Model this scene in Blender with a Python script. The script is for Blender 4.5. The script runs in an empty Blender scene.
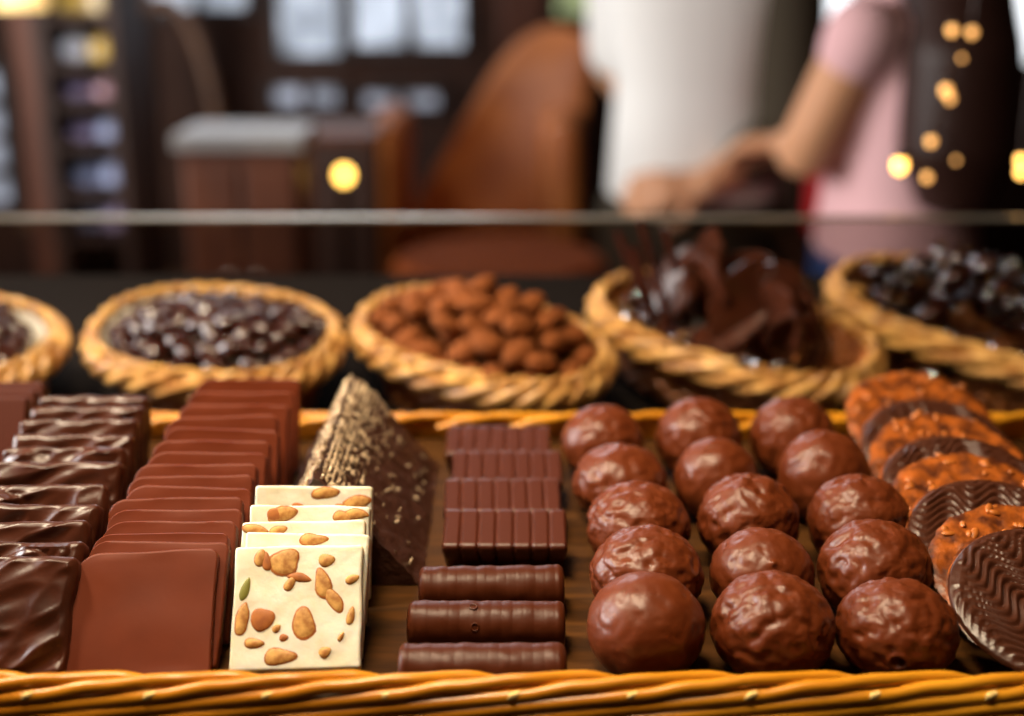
import bpy, bmesh, math, random
from mathutils import Vector, Matrix, noise, Euler
S = bpy.context.scene
COL = S.collection
PI = math.pi
R = math.radians
rnd = random.Random(7)

# ------------------------------------------------------------------ camera
FPX, PITCH, HC = 1340.0, R(16.7), 0.26           # tray floor is z = 0, shop floor is z = FZ
FZ = -1.10
cp, sp = math.cos(PITCH), math.sin(PITCH)
CAM = Vector((0, 0, HC))
FW, UP, RT = Vector((0, cp, -sp)), Vector((0, sp, cp)), Vector((1, 0, 0))
def ray(u, v): return FW + RT * ((u - 512) / FPX) - UP * ((v - 358) / FPX)
def at_z(u, v, z=0.0):
    d = ray(u, v); return CAM + d * ((z - HC) / d.z)
def at_y(u, v, y):
    d = ray(u, v); return CAM + d * (y / d.y)
def proj(p):
    q = Vector(p) - CAM; d = q.dot(FW)
    return 512 + FPX * q.dot(RT) / d, 358 - FPX * q.dot(UP) / d
def bisect(f, a, b, n=40):
    fa = f(a)
    for _ in range(n):
        m = (a + b) / 2
        if (f(m) > 0) == (fa > 0): a = m
        else: b = m
    return (a + b) / 2
cam = bpy.data.cameras.new('camera'); co = bpy.data.objects.new('camera', cam); COL.objects.link(co)
co.location = CAM; co.rotation_euler = (PI / 2 - PITCH, 0, 0)
cam.sensor_width = 36; cam.lens = 36 * FPX / 1024; cam.clip_start = 0.02
cam.dof.use_dof = True; cam.dof.focus_distance = 0.53; cam.dof.aperture_fstop = 3.7; cam.dof.aperture_blades = 0
S.camera = co

# ------------------------------------------------------------------ materials
def lin(r, g, b):
    f = lambda c: (c / 255 / 12.92) if c / 255 <= 0.04045 else ((c / 255 + 0.055) / 1.055) ** 2.4
    return (f(r), f(g), f(b), 1)
MATS = {}
def mat(name, col, rough=0.5, spec=0.5, metal=0.0, col2=None, nscale=20, bump=0.0, bscale=60, coat=0.0, emit=None, estr=0.0, sss=0.0, sssr=(.01, .005, .003), stretch=None, det=4, lo=.35, hi=.65, bdist=.001):
    if name in MATS: return MATS[name]
    m = bpy.data.materials.new(name); m.use_nodes = True
    nt = m.node_tree; b = nt.nodes['Principled BSDF']
    b.inputs['Base Color'].default_value = col
    b.inputs['Roughness'].default_value = rough
    b.inputs['Specular IOR Level'].default_value = spec
    b.inputs['Metallic'].default_value = metal
    b.inputs['Coat Weight'].default_value = coat
    b.inputs['Coat Roughness'].default_value = .12
    if sss:
        b.inputs['Subsurface Weight'].default_value = sss
        b.inputs['Subsurface Radius'].default_value = sssr
        b.inputs['Subsurface Scale'].default_value = 1.0
    if emit:
        b.inputs['Emission Color'].default_value = emit; b.inputs['Emission Strength'].default_value = estr
    tc = nt.nodes.new('ShaderNodeTexCoord'); mp = nt.nodes.new('ShaderNodeMapping')
    nt.links.new(tc.outputs['Object'], mp.inputs['Vector'])
    if stretch: mp.inputs['Scale'].default_value = stretch
    if col2:
        n = nt.nodes.new('ShaderNodeTexNoise'); n.inputs['Scale'].default_value = nscale; n.inputs['Detail'].default_value = det
        nt.links.new(mp.outputs[0], n.inputs['Vector'])
        r = nt.nodes.new('ShaderNodeValToRGB')
        r.color_ramp.elements[0].position = lo; r.color_ramp.elements[0].color = col
        r.color_ramp.elements[1].position = hi; r.color_ramp.elements[1].color = col2
        nt.links.new(n.outputs['Fac'], r.inputs['Fac']); nt.links.new(r.outputs['Color'], b.inputs['Base Color'])
    if bump:
        n2 = nt.nodes.new('ShaderNodeTexNoise'); n2.inputs['Scale'].default_value = bscale; n2.inputs['Detail'].default_value = 5
        nt.links.new(mp.outputs[0], n2.inputs['Vector'])
        bp = nt.nodes.new('ShaderNodeBump'); bp.inputs['Strength'].default_value = bump; bp.inputs['Distance'].default_value = bdist
        nt.links.new(n2.outputs['Fac'], bp.inputs['Height']); nt.links.new(bp.outputs['Normal'], b.inputs['Normal'])
    MATS[name] = m
    return m
M_ball = mat('ball chocolate', lin(90, 38, 13), .38, .36, col2=lin(102, 46, 18), nscale=60, bump=.05, bscale=300)
M_milk = mat('milk slab chocolate', lin(93, 37, 14), .5, .18, col2=lin(102, 42, 17), nscale=45, bump=.10, bscale=120)
M_dark = mat('almond bark chocolate', lin(54, 25, 14), .34, .38, col2=lin(72, 33, 17), nscale=60, bump=.15, bscale=220)
M_plain = mat('smooth dark chocolate', lin(74, 31, 18), .5, .25, bump=.05, bscale=150)
M_bar = mat('ribbed bar chocolate', lin(72, 30, 15), .36, .4, bump=.06, bscale=300)
M_roll = mat('roll chocolate', lin(70, 29, 9), .40, .22, bump=.08, bscale=300)
M_mount = mat('mountain bar chocolate', lin(60, 32, 22), .40, .5, bump=.6, bscale=260, bdist=.002)
M_crumb = mat('coconut crumb', lin(226, 202, 168), .6, .3, col2=lin(100, 68, 45), nscale=160)
M_nougat = mat('nougat', lin(230, 226, 213), .55, .3, col2=lin(216, 208, 184), nscale=90, bump=.35, bscale=240, sss=.25, sssr=(.006, .004, .002))
M_alm = mat('almond flesh', lin(212, 164, 92), .5, .35, col2=lin(150, 94, 40), nscale=260, bump=.2, bscale=300)
M_almskin = mat('almond skin', lin(172, 104, 46), .55, .3, col2=lin(140, 78, 34), nscale=200)
M_pist = mat('pistachio', lin(120, 116, 48), .5, .3)
M_caramel = mat('caramel almond', lin(164, 84, 24), .38, .45, col2=lin(74, 32, 11), nscale=150, bump=.8, bscale=200, det=6)
M_flake = mat('almond flake', lin(176, 98, 34), .4, .5)
M_wave = mat('combed chocolate', lin(66, 32, 17), .34, .5, bump=.06, bscale=300)
M_willow = mat('golden willow', lin(218, 150, 34), .30, .5, col2=lin(188, 116, 20), nscale=30, bump=.25, bscale=60, stretch=(.25, 1, 1))
M_cutend = mat('cut willow end', lin(226, 192, 120), .6, .3)
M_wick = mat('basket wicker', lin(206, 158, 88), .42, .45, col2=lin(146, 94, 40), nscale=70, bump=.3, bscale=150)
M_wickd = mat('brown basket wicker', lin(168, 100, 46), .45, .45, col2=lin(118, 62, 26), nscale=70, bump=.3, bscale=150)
M_paper = mat('cream waxed paper', lin(232, 222, 204), .35, .5, bump=.3, bscale=40)
M_kraft = mat('kraft board', lin(74, 44, 14), .7, .08, col2=lin(48, 28, 9), nscale=25, stretch=(1, 6, 1))
M_cocoa = mat('cocoa dust', lin(134, 74, 32), .85, .15, col2=lin(92, 48, 22), nscale=140, bump=.3, bscale=300)
M_gloss = mat('glossy dark coating', lin(50, 21, 14), .12, .4, bump=.1, bscale=160, coat=.3)
M_shard = mat('dark bark shard', lin(48, 23, 15), .25, .5, col2=lin(70, 33, 19), nscale=40, bump=.3, bscale=120)
M_counter = mat('dark counter', lin(20, 14, 11), .75, .12)
M_steel = mat('brushed edge', lin(190, 182, 168), .35, .5, metal=.8)
M_wall = mat('dark brown wall', lin(78, 46, 30), .7, .3, col2=lin(58, 35, 25), nscale=3)
M_wood = mat('red brown wood', lin(100, 52, 28), .5, .4, col2=lin(74, 37, 21), nscale=8, stretch=(6, 6, .6))
M_wooddk = mat('dark wood', lin(58, 33, 21), .5, .4, col2=lin(42, 25, 17), nscale=8, stretch=(6, 6, .6))
M_woodlt = mat('bentwood', lin(112, 76, 48), .45, .4, col2=lin(92, 60, 38), nscale=12)
M_marble = mat('pale top', lin(150, 145, 140), .4, .5, col2=lin(128, 124, 122), nscale=6)
M_orange = mat('orange wood', lin(168, 86, 36), .75, .1, col2=lin(140, 66, 26), nscale=10, stretch=(1, 6, 1))
M_leather = mat('tan leather', lin(196, 114, 52), .5, .4, col2=lin(166, 90, 40), nscale=6, bump=.2, bscale=80)
M_floor = mat('shop floor', lin(84, 62, 48), .5, .4, col2=lin(70, 50, 40), nscale=4)
M_ceil = mat('ceiling paint', lin(120, 100, 84), .8, .2)
M_skin = mat('skin', lin(206, 150, 112), .5, .35, sss=.1, sssr=(.02, .008, .004))
M_white = mat('white cotton', lin(232, 230, 226), .85, .2, bump=.2, bscale=40)
M_pink = mat('pink cotton', lin(222, 176, 180), .85, .2, bump=.2, bscale=40)
M_denim = mat('blue denim', lin(40, 62, 110), .85, .2, bump=.2, bscale=200)
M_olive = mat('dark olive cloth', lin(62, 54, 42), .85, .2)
M_hair = mat('dark brown hair', lin(46, 24, 18), .45, .3, bump=.6, bscale=90, stretch=(8, 8, .5))
M_red = mat('red leather', lin(168, 32, 36), .45, .4)
M_shoe = mat('shoe', lin(40, 36, 34), .5, .4)
M_eye = mat('eye white', lin(235, 232, 228), .2, .5)
M_lip = mat('lip', lin(176, 96, 86), .5, .4)
M_bulb = mat('warm bulb', (1, .6, .2, 1), .3, emit=(1, .50, .10, 1), estr=7)
M_bulbd = mat('dim warm bulb', (1, .6, .2, 1), .3, emit=(1, .45, .12, 1), estr=2.2)
M_globe = mat('lantern globe', (1, .7, .3, 1), .3, emit=(1, .55, .10, 1), estr=9.0)
M_lampglow = mat('warm lamp shade', (1, .7, .3, 1), .5, emit=(1, .56, .12, 1), estr=.9)
M_pane = mat('daylight pane', lin(200, 214, 235), .3, emit=(.78, .87, 1, 1), estr=.65)
M_panew = mat('bright daylight pane', lin(230, 235, 240), .3, emit=(.92, .96, 1, 1), estr=2.0)
M_paned = mat('dim daylight pane', lin(170, 180, 200), .3, emit=(.68, .72, .86, 1), estr=.45)
M_paneg = mat('leafy daylight pane', lin(190, 210, 150), .3, emit=(.75, .85, .45, 1), estr=1.0)
for _m in (M_pane, M_paned, M_paneg):
    nt = _m.node_tree; bs = nt.nodes['Principled BSDF']; n = nt.nodes.new('ShaderNodeTexNoise'); n.inputs['Scale'].default_value = 9; n.inputs['Detail'].default_value = 3
    tc = nt.nodes.new('ShaderNodeTexCoord'); nt.links.new(tc.outputs['Object'], n.inputs['Vector'])
    r = nt.nodes.new('ShaderNodeValToRGB'); c = bs.inputs['Emission Color'].default_value[:]
    r.color_ramp.elements[0].position = .36; r.color_ramp.elements[0].color = (c[0] * .16, c[1] * .17, c[2] * .16, 1)
    r.color_ramp.elements[1].position = .56; r.color_ramp.elements[1].color = c
    nt.links.new(n.outputs['Fac'], r.inputs['Fac']); nt.links.new(r.outputs['Color'], bs.inputs['Emission Color'])
def thin_glass(name, tint, gloss=.06):
    m = bpy.data.materials.new(name); m.use_nodes = True; nt = m.node_tree
    nt.nodes.remove(nt.nodes['Principled BSDF']); out = nt.nodes['Material Output']
    t = nt.nodes.new('ShaderNodeBsdfTransparent'); t.inputs[0].default_value = tint
    g = nt.nodes.new('ShaderNodeBsdfGlossy'); g.inputs['Roughness'].default_value = .03
    f = nt.nodes.new('ShaderNodeFresnel'); f.inputs['IOR'].default_value = 1.35
    mx = nt.nodes.new('ShaderNodeMixShader')
    nt.links.new(f.outputs[0], mx.inputs[0]); nt.links.new(t.outputs[0], mx.inputs[1]); nt.links.new(g.outputs[0], mx.inputs[2])
    nt.links.new(mx.outputs[0], out.inputs['Surface']); return m
M_glass = thin_glass('case glass', (.66, .63, .61, 1))
M_cello = thin_glass('cellophane', (.96, .95, .96, 1))
def jar_glass(name, c): return mat(name, c, .08, .6, coat=.5)

# ------------------------------------------------------------------ mesh helpers
def new_mesh(name, verts, faces, m, smooth=True):
    me = bpy.data.meshes.new(name); me.from_pydata([tuple(v) for v in verts], [], faces); me.validate()
    if smooth: me.polygons.foreach_set('use_smooth', [True] * len(me.polygons))
    if m: me.materials.append(m)
    me.update(); return me
def link(name, data, parent=None, loc=None):
    o = bpy.data.objects.new(name, data); COL.objects.link(o)
    if parent is not None: o.parent = parent
    if loc is not None: o.location = loc
    return o
class MB:
    def __init__(s): s.v = []; s.f = []
    def add(s, vs, fs):
        n = len(s.v); s.v += [Vector(v) for v in vs]; s.f += [tuple(i + n for i in f) for f in fs]; return s
    def box(s, a, b):
        x0, y0, z0 = a; x1, y1, z1 = b
        vs = [(x0,y0,z0),(x1,y0,z0),(x1,y1,z0),(x0,y1,z0),(x0,y0,z1),(x1,y0,z1),(x1,y1,z1),(x0,y1,z1)]
        return s.add(vs, [(3,2,1,0),(4,5,6,7),(0,1,5,4),(1,2,6,5),(2,3,7,6),(3,0,4,7)])
    def bbox(s, a, b, r=.01, n=3):     # bevelled box
        bm = bmesh.new(); bmesh.ops.create_cube(bm, size=1)
        for v in bm.verts: v.co = Vector([(a[i] + b[i]) / 2 + v.co[i] * (b[i] - a[i]) for i in range(3)])
        bmesh.ops.bevel(bm, geom=bm.edges[:], offset=r, segments=n, profile=.5, affect='EDGES')
        bm.verts.index_update()
        s.add([v.co.copy() for v in bm.verts], [[v.index for v in f.verts] for f in bm.faces]); bm.free(); return s
    def tube(s, pts, rad, n=10, closed=False, caps=True, flat=None):
        pts = [Vector(p) for p in pts]; k = len(pts)
        if not hasattr(rad, '__len__'): rad = [rad] * k
        vs, fs = [], []
        t0 = (pts[1] - pts[0]).normalized()
        ref = Vector((0, 0, 1)) if abs(t0.z) < .9 else Vector((0, 1, 0))
        for i in range(k):
            if closed: t = pts[(i + 1) % k] - pts[i - 1]
            else: t = pts[min(i + 1, k - 1)] - pts[max(i - 1, 0)]
            t.normalize()
            sd = t.cross(ref)
            if sd.length < 1e-5: sd = t.orthogonal()
            sd.normalize(); up = sd.cross(t); ref = up
            r = rad[i]; rx, ry = (r if hasattr(r, '__len__') else (r, r))
            for j in range(n):
                a = 2 * PI * j / n
                vs.append(pts[i] + sd * (rx * math.cos(a)) + up * (ry * math.sin(a)))
        for i in range(k if closed else k - 1):
            for j in range(n):
                a, b = i * n + j, i * n + (j + 1) % n
                c, d = ((i + 1) % k) * n + (j + 1) % n, ((i + 1) % k) * n + j
                fs.append((a, b, c, d))
        if caps and not closed:
            fs.append(tuple(range(n - 1, -1, -1))); fs.append(tuple(range((k - 1) * n, k * n)))
        return s.add(vs, fs)
    def lathe(s, prof, n=24, c=(0, 0, 0)):
        vs, fs = [], []; c = Vector(c); k = len(prof)
        for r, z in prof:
            for j in range(n):
                a = 2 * PI * j / n; vs.append(c + Vector((r * math.cos(a), r * math.sin(a), z)))
        for i in range(k - 1):
            for j in range(n):
                fs.append((i * n + j, i * n + (j + 1) % n, (i + 1) * n + (j + 1) % n, (i + 1) * n + j))
        fs.append(tuple(range(n - 1, -1, -1))); fs.append(tuple(range((k - 1) * n, k * n)))
        return s.add(vs, fs)
    def ell(s, c, r, seg=20, rings=12, M=None):
        c = Vector(c); vs = []; fs = []
        for i in range(rings + 1):
            th = PI * i / rings
            for j in range(seg):
                a = 2 * PI * j / seg
                p = Vector((r[0] * math.sin(th) * math.cos(a), r[1] * math.sin(th) * math.sin(a), -r[2] * math.cos(th)))
                if M is not None: p = M @ p
                vs.append(c + p)
        for i in range(rings):
            for j in range(seg):
                fs.append((i * seg + j, i * seg + (j + 1) % seg, (i + 1) * seg + (j + 1) % seg, (i + 1) * seg + j))
        return s.add(vs, fs)
    def mesh(s, name, m, smooth=True):
        me = new_mesh(name, s.v, s.f, m, smooth)
        bm = bmesh.new(); bm.from_mesh(me); bmesh.ops.remove_doubles(bm, verts=bm.verts[:], dist=1e-7)
        bmesh.ops.recalc_face_normals(bm, faces=bm.faces[:]); bm.to_mesh(me); bm.free()
        if smooth: me.polygons.foreach_set('use_smooth', [True] * len(me.polygons)); me.set_sharp_from_angle(angle=R(42))
        me.update(); return me
    def obj(s, name, m, parent=None, loc=None, smooth=True): return link(name, s.mesh(name, m, smooth), parent, loc)
def tag(o, label, cat, group=None, kind=None):
    o['label'] = label; o['category'] = cat
    if group: o['group'] = group
    if kind: o['kind'] = kind
    return o
def struct(o): o['kind'] = 'structure'; return o
def empty(name, loc=(0, 0, 0)):
    o = bpy.data.objects.new(name, None); COL.objects.link(o); o.location = loc; o.empty_display_size = .02; return o
def nz(p, s, seed=0): return noise.noise(Vector(p) * s + Vector((seed * 7.3, seed * 3.1, seed * 1.7)))
ORD = 'first second third fourth fifth sixth seventh eighth ninth tenth eleventh twelfth thirteenth fourteenth fifteenth sixteenth seventeenth eighteenth'.split()

# ------------------------------------------------------------------ leaning slabs
def slab_data(name, w, h, t, m, r=.006, bev=.0015, nu=24, nv=22, disp=None, outline=None):
    """slab in local x (width) z (height, 0 = bottom) y (front is -y)"""
    vs, fs = [], []
    rr = r if hasattr(r, '__len__') else (r,) * 4       # tl tr bl br
    def xy(i, j):
        fi = .25 * i / nu + .75 * (1 - math.cos(PI * i / nu)) / 2; fj = .25 * j / nv + .75 * (1 - math.cos(PI * j / nv)) / 2
        x = (fi - .5) * w; z = (fj - .5) * h
        k = rr[(0 if z > 0 else 2) + (0 if x < 0 else 1)]
        cx, cz = w / 2 - k, h / 2 - k
        if abs(x) > cx and abs(z) > cz and k > 0:
            dx, dz = abs(x) - cx, abs(z) - cz; l = math.hypot(dx, dz); q = max(dx, dz) / l
            x = math.copysign(cx + dx * q, x); z = math.copysign(cz + dz * q, z)
        e = min(fi, 1 - fi) * w, min(fj, 1 - fj) * h
        return x, z, min(e)
    for side in (0, 1):
        for j in range(nv + 1):
            for i in range(nu + 1):
                x, z, e = xy(i, j)
                y = t / 2
                if e < bev: y -= bev - math.sqrt(max(0, bev * bev - (bev - e) ** 2))
                if outline:
                    dx, dz = outline(x, z); x += dx; z += dz
                if disp and side == 0: y += disp(x, z) * min(1, e / .003)
                vs.append((x, -y if side == 0 else y, z + h / 2))
    N = (nu + 1) * (nv + 1); I = lambda i, j, s=0: s * N + j * (nu + 1) + i
    for j in range(nv):
        for i in range(nu):
            fs.append((I(i, j), I(i + 1, j), I(i + 1, j + 1), I(i, j + 1)))
            fs.append((I(i, j, 1), I(i, j + 1, 1), I(i + 1, j + 1, 1), I(i + 1, j, 1)))
    for i in range(nu):
        fs.append((I(i, 0, 1), I(i + 1, 0, 1), I(i + 1, 0), I(i, 0))); fs.append((I(i, nv), I(i + 1, nv), I(i + 1, nv, 1), I(i, nv, 1)))
    for j in range(nv):
        fs.append((I(0, j, 1), I(0, j), I(0, j + 1), I(0, j + 1, 1))); fs.append((I(nu, j), I(nu, j, 1), I(nu, j + 1, 1), I(nu, j + 1)))
    me = new_mesh(name, vs, fs, m); me.set_sharp_from_angle(angle=R(50)); return me
def lean_place(o, x, y, elev, t, yaw=0.0, roll=0.0):
    """stand a slab on z=0: bottom front edge at y, face rising at elev from horizontal, leaning away"""
    th = PI / 2 - elev
    # bottom corner lowest: local (±t/2, 0): after rotating back by th about x lowest point is the back one
    o.matrix_world = Matrix.Translation((x, y + t / 2, math.sin(th) * t / 2 + .0004)) @ Matrix.Rotation(yaw, 4, 'Z') @ Matrix.Rotation(-th, 4, 'X') @ Matrix.Rotation(roll, 4, 'Y')
def y_for_top(v, h, elev, x, t):
    th = PI / 2 - elev
    f = lambda y: proj((x, y + t / 2 + h * math.cos(elev), h * math.sin(elev) + math.sin(th) * t / 2))[1] - v
    return bisect(f, .3, 1.0)

# smooth milk slabs
tops = [554, 546, 536, 524, 512, 500, 489, 478, 466, 454, 442, 430, 418, 406, 393, 380]
W, H, T = .0545, .0485, .0058
last = 0
for k, v in enumerate(tops):
    el = R(47 + 24 * (k / 15) ** 1.1)
    sd = k + 1
    def outl(x, z, sd=sd): return (nz((x, z, 0), 40, sd) * .0008, nz((x, z, 5), 45, sd) * .0007)
    me = slab_data('milk_chocolate_slab', W * rnd.uniform(.985, 1.01), H, T, M_milk, r=(.010, .0035, .0015, .0015) if k % 3 == 0 else (.0075, .003, .0015, .0015), bev=.0005, nu=40, nv=34,
                   disp=lambda x, z, sd=sd: nz((x, z, 1), 50, sd) * .0005 , outline=outl)
    o = link('milk_chocolate_slab', me)
    y = y_for_top(v, H, el, -.139, T)
    y = max(y, last + T / math.sin(el) * 1.03 if k else .430); last = y
    lean_place(o, -.1385 + rnd.uniform(-.0009, .0009), y, el, T, yaw=R(rnd.uniform(-2.0, 2.0)), roll=R(rnd.uniform(-2.2, 2.2)))
    tag(o, f'smooth milk chocolate slab, {"the front one" if k == 0 else "the last one at the back" if k == 15 else ORD[k] + " from the front"} of the leaning milk slab row', 'chocolate', 'smooth milk chocolate slabs in a leaning row')

# lumpy almond bark slabs
tops = [559, 545, 524, 506, 487, 464, 449, 436, 421, 408, 397]
last = 0
for k, v in enumerate(tops):
    el = R(50 + 20 * (k / 10)); T = .0085; H = .046
    sd = 40 + k
    amp = .0032 if k < 1 else .0026
    nuts = [(rnd.uniform(-.02, .02), rnd.uniform(.012, .019), rnd.uniform(-.4, .4)) for _ in range(2 if k in (1, 4, 6) else 0)]
    def dsp(x, z, sd=sd, amp=amp, nuts=nuts):
        q = Vector((x * .8 + z * .5, z * .9 - x * .5, 0))
        a = 1 - abs(nz((q.x * 45, q.y * 130, 0), 1, sd)) * 2
        d = amp * (.75 * a + .6 * nz((x, z, 0), 75, sd))
        for nx, nzz, an in nuts:
            ca, sa = math.cos(an), math.sin(an); px, pz = (x - nx) * ca + (z - nzz) * sa, -(x - nx) * sa + (z - nzz) * ca
            g = (px / .010) ** 2 + (pz / .006) ** 2
            if g < 1: d += .0032 * math.sqrt(1 - g) * (1 + .25 * nz((px, pz, 0), 500, sd))
        return d
    def outl(x, z, sd=sd): return (nz((x, z, 0), 90, sd) * .0011, nz((x, z, 5), 100, sd) * .0009)
    hi = 2 if k < 6 else 1
    me = slab_data('almond_bark_slab', .056, H, T, M_dark, r=.0025, bev=.0018, nu=40 * hi, nv=34 * hi, disp=dsp, outline=outl)
    o = link('almond_bark_slab', me)
    x = -.1935 - .019 * (k / 10)
    y = y_for_top(v, H, el, x, T)
    y = max(y, last + (T + .002) / math.sin(el) if k else .430); last = y
    lean_place(o, x, y, el, T, yaw=R(rnd.uniform(-1.5, 1.5)), roll=R(rnd.uniform(-1.2, 1.2)))
    tag(o, f'dark lumpy almond bark slab, {"the front one" if k == 0 else "the last one at the back" if k == 10 else ORD[k] + " from the front"} of the glossy dark row', 'chocolate', 'dark almond bark slabs in a leaning row')
# plain dark slabs beyond the left edge
for k, (v, nm) in enumerate(((416, 'front'), (411, 'middle'), (406, 'rear'))):
    T = .008; el = R(62); H = .047; x = -.2735
    me = slab_data('plain_dark_slab', .054, H, T, M_plain, r=.002, bev=.0012)
    o = link('plain_dark_slab', me); y = .624 + k * .0125
    lean_place(o, x, y, el, T)
    tag(o, f'plain smooth reddish dark chocolate slab at the edge beside the lumpy row, {nm} of three', 'chocolate', 'plain dark slabs beside the almond bark')

# ------------------------------------------------------------------ nougat
def almond_mesh(name, L, Wd, m, seed, thick=.0007):
    mb = MB(); mb.ell((0, 0, 0), (L, thick, Wd), 18, 10)
    for p in mb.v:
        k = 1 - .28 * (p.x / L)              # pointed end
        p.z *= k; q = 1 + .30 * nz(p, 190, seed); p.x *= q; p.z *= q
    return mb.mesh(name, m)
NW, NH, NT = .0488, .0475, .0068
tops = [549, 536, 523, 507, 487]
front_alm = [(-.0055, .0415, .0056, .0052, 60), (-.015, .043, .0034, .0020, 75), (.0005, .035, .0016, .0046, 80), (.009, .033, .0062, .0028, 105), (.0135, .0265, .0060, .0022, 125),
             (-.003, .033, .0034, .0018, 60), (.003, .018, .0066, .0038, 95), (-.0125, .0195, .0048, .0044, 10), (-.0205, .020, .0066, .0022, 80), (-.020, .031, .0052, .0016, 75),
             (-.0055, .0050, .0060, .0028, 5), (-.0155, .0100, .0036, .0020, 0), (-.0045, .012, .0020, .0018, 0), (.011, .0062, .0026, .0022, 30), (.0205, .020, .0032, .0014, 80),
             (.0105, .0415, .0030, .0024, 15), (.0205, .034, .0028, .0016, 20), (-.0125, .0415, .0040, .0018, 100), (.017, .012, .0022, .0010, 60), (-.0075, .0155, .0018, .0014, 40)]
last = 0
for k, v in enumerate(tops):
    el = R(50 + 4 * k)
    sd = 90 + k
    root = link('nougat_slab', slab_data('nougat_slab', NW * (1.0 if k else 1.0), NH, NT, M_nougat, r=.0012, bev=.0005, nu=30, nv=30,
                disp=lambda x, z, sd=sd: nz((x, z, 0), 130, sd) * .00035, outline=lambda x, z, sd=sd: (nz((x, z, 0), 60, sd) * .0006, nz((x, z, 3), 60, sd) * .0006)))
    x = -.0812 - .0006 * k
    y = y_for_top(v, NH, el, x, NT)
    y = max(y, last + NT / math.sin(el) * 1.04 if k else .430); last = y
    lean_place(root, x, y, el, NT, yaw=R((1.0, -1.5, .5, -1, .8)[k]), roll=R((-.6, 1, -.8, .6, .5)[k]))
    spots = front_alm if k == 0 else [(rnd.uniform(-.02, .02), rnd.uniform(.036, .0455), rnd.uniform(.003, .0062), rnd.uniform(.0018, .003), rnd.uniform(-20, 20)) for _ in range(5)]
    for q, (ax, az, L, Wd, an) in enumerate(spots):
        pist = (k == 0 and q == 9)
        a = link('almond_piece', almond_mesh('almond_piece', L * 1.0, Wd, M_pist if pist else (M_almskin if q % 5 == 2 else M_alm), q + 10 * k), root)
        a.location = (ax, -NT / 2 - .00005, az); a.rotation_euler = (0, -R(an), 0)
        if q % 5 != 2 and not pist and L > .003:
            b = link('almond_skin_edge', almond_mesh('almond_skin_edge', L * 1.07, Wd * 1.09, M_almskin, q + 10 * k, .0005), a)
    tag(root, f'cream nougat slab full of almonds, {"the front one with its whole face showing" if k == 0 else ORD[k] + " from the front of the nougat row"}', 'nougat', 'almond nougat slabs leaning in a row')

# ------------------------------------------------------------------ triangular bar with coconut crumbs
def mountain_bar():
    y0, y1, xl, xr, h = .525, .668, -.1110, -.039, .0520
    xm = (xl + xr) / 2 - .008
    mb = MB(); ns, ny = 46, 70; ring = []
    prof = []
    for i in range(ns + 1):
        t = i / ns
        if t < .5: x = xl + (xm - xl) * t * 2; z = h * t * 2
        else: x = xm + (xr - xm) * (t - .5) * 2; z = h * (1 - (t - .5) * 2)
        z = z - .0025 * math.exp(-((t - .5) / .04) ** 2)
        prof.append((x, z))
    vs, fs = [], []
    for j in range(ny + 1):
        y = y0 + (y1 - y0) * j / ny
        for (x, z) in prof:
            d = nz((x, y, z), 130, 3) * .0016 + nz((x, y, z), 400, 4) * .0009
            s = 1 if x > xm else -1
            vs.append((x + s * d * .8, y, max(.0004, z + d * .6)))
    n = ns + 1
    for j in range(ny):
        for i in range(ns): fs.append((j * n + i, j * n + i + 1, (j + 1) * n + i + 1, (j + 1) * n + i))
        fs.append((j * n, (j + 1) * n, (j + 1) * n + ns, j * n + ns))
    fs.append(tuple(range(n))); fs.append(tuple(range(ny * n + ns, ny * n - 1, -1)))
    mb.add(vs, fs)
    root = mb.obj('triangular_chocolate_bar', M_mount)
    tag(root, 'dark triangular chocolate bar with a crumb-coated ridge behind the nougat', 'chocolate')
    cr = MB(); r2 = random.Random(5)
    for _ in range(1500):
        t = min(.93, max(.05, r2.gauss(.52, .085))) if r2.random() < .95 else r2.uniform(.55, .95)
        y = r2.uniform(y0 + .003, y1 - .002)
        i = t * ns; x, z = prof[int(i)]
        L, Wd = r2.uniform(.0009, .0024), r2.uniform(.0005, .0009)
        E = Euler((r2.uniform(0, 6), r2.uniform(0, 6), r2.uniform(0, 6))).to_matrix()
        cr.ell((x + (.0006 if x > xm else -.0006), y, z + .0006), (L, Wd, Wd * .6), 6, 4, E)
    c = cr.obj('coconut_crumb', M_crumb, root); c['kind'] = 'stuff'; c['label'] = 'pale coconut crumbs on the ridge'
mountain_bar()

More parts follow.
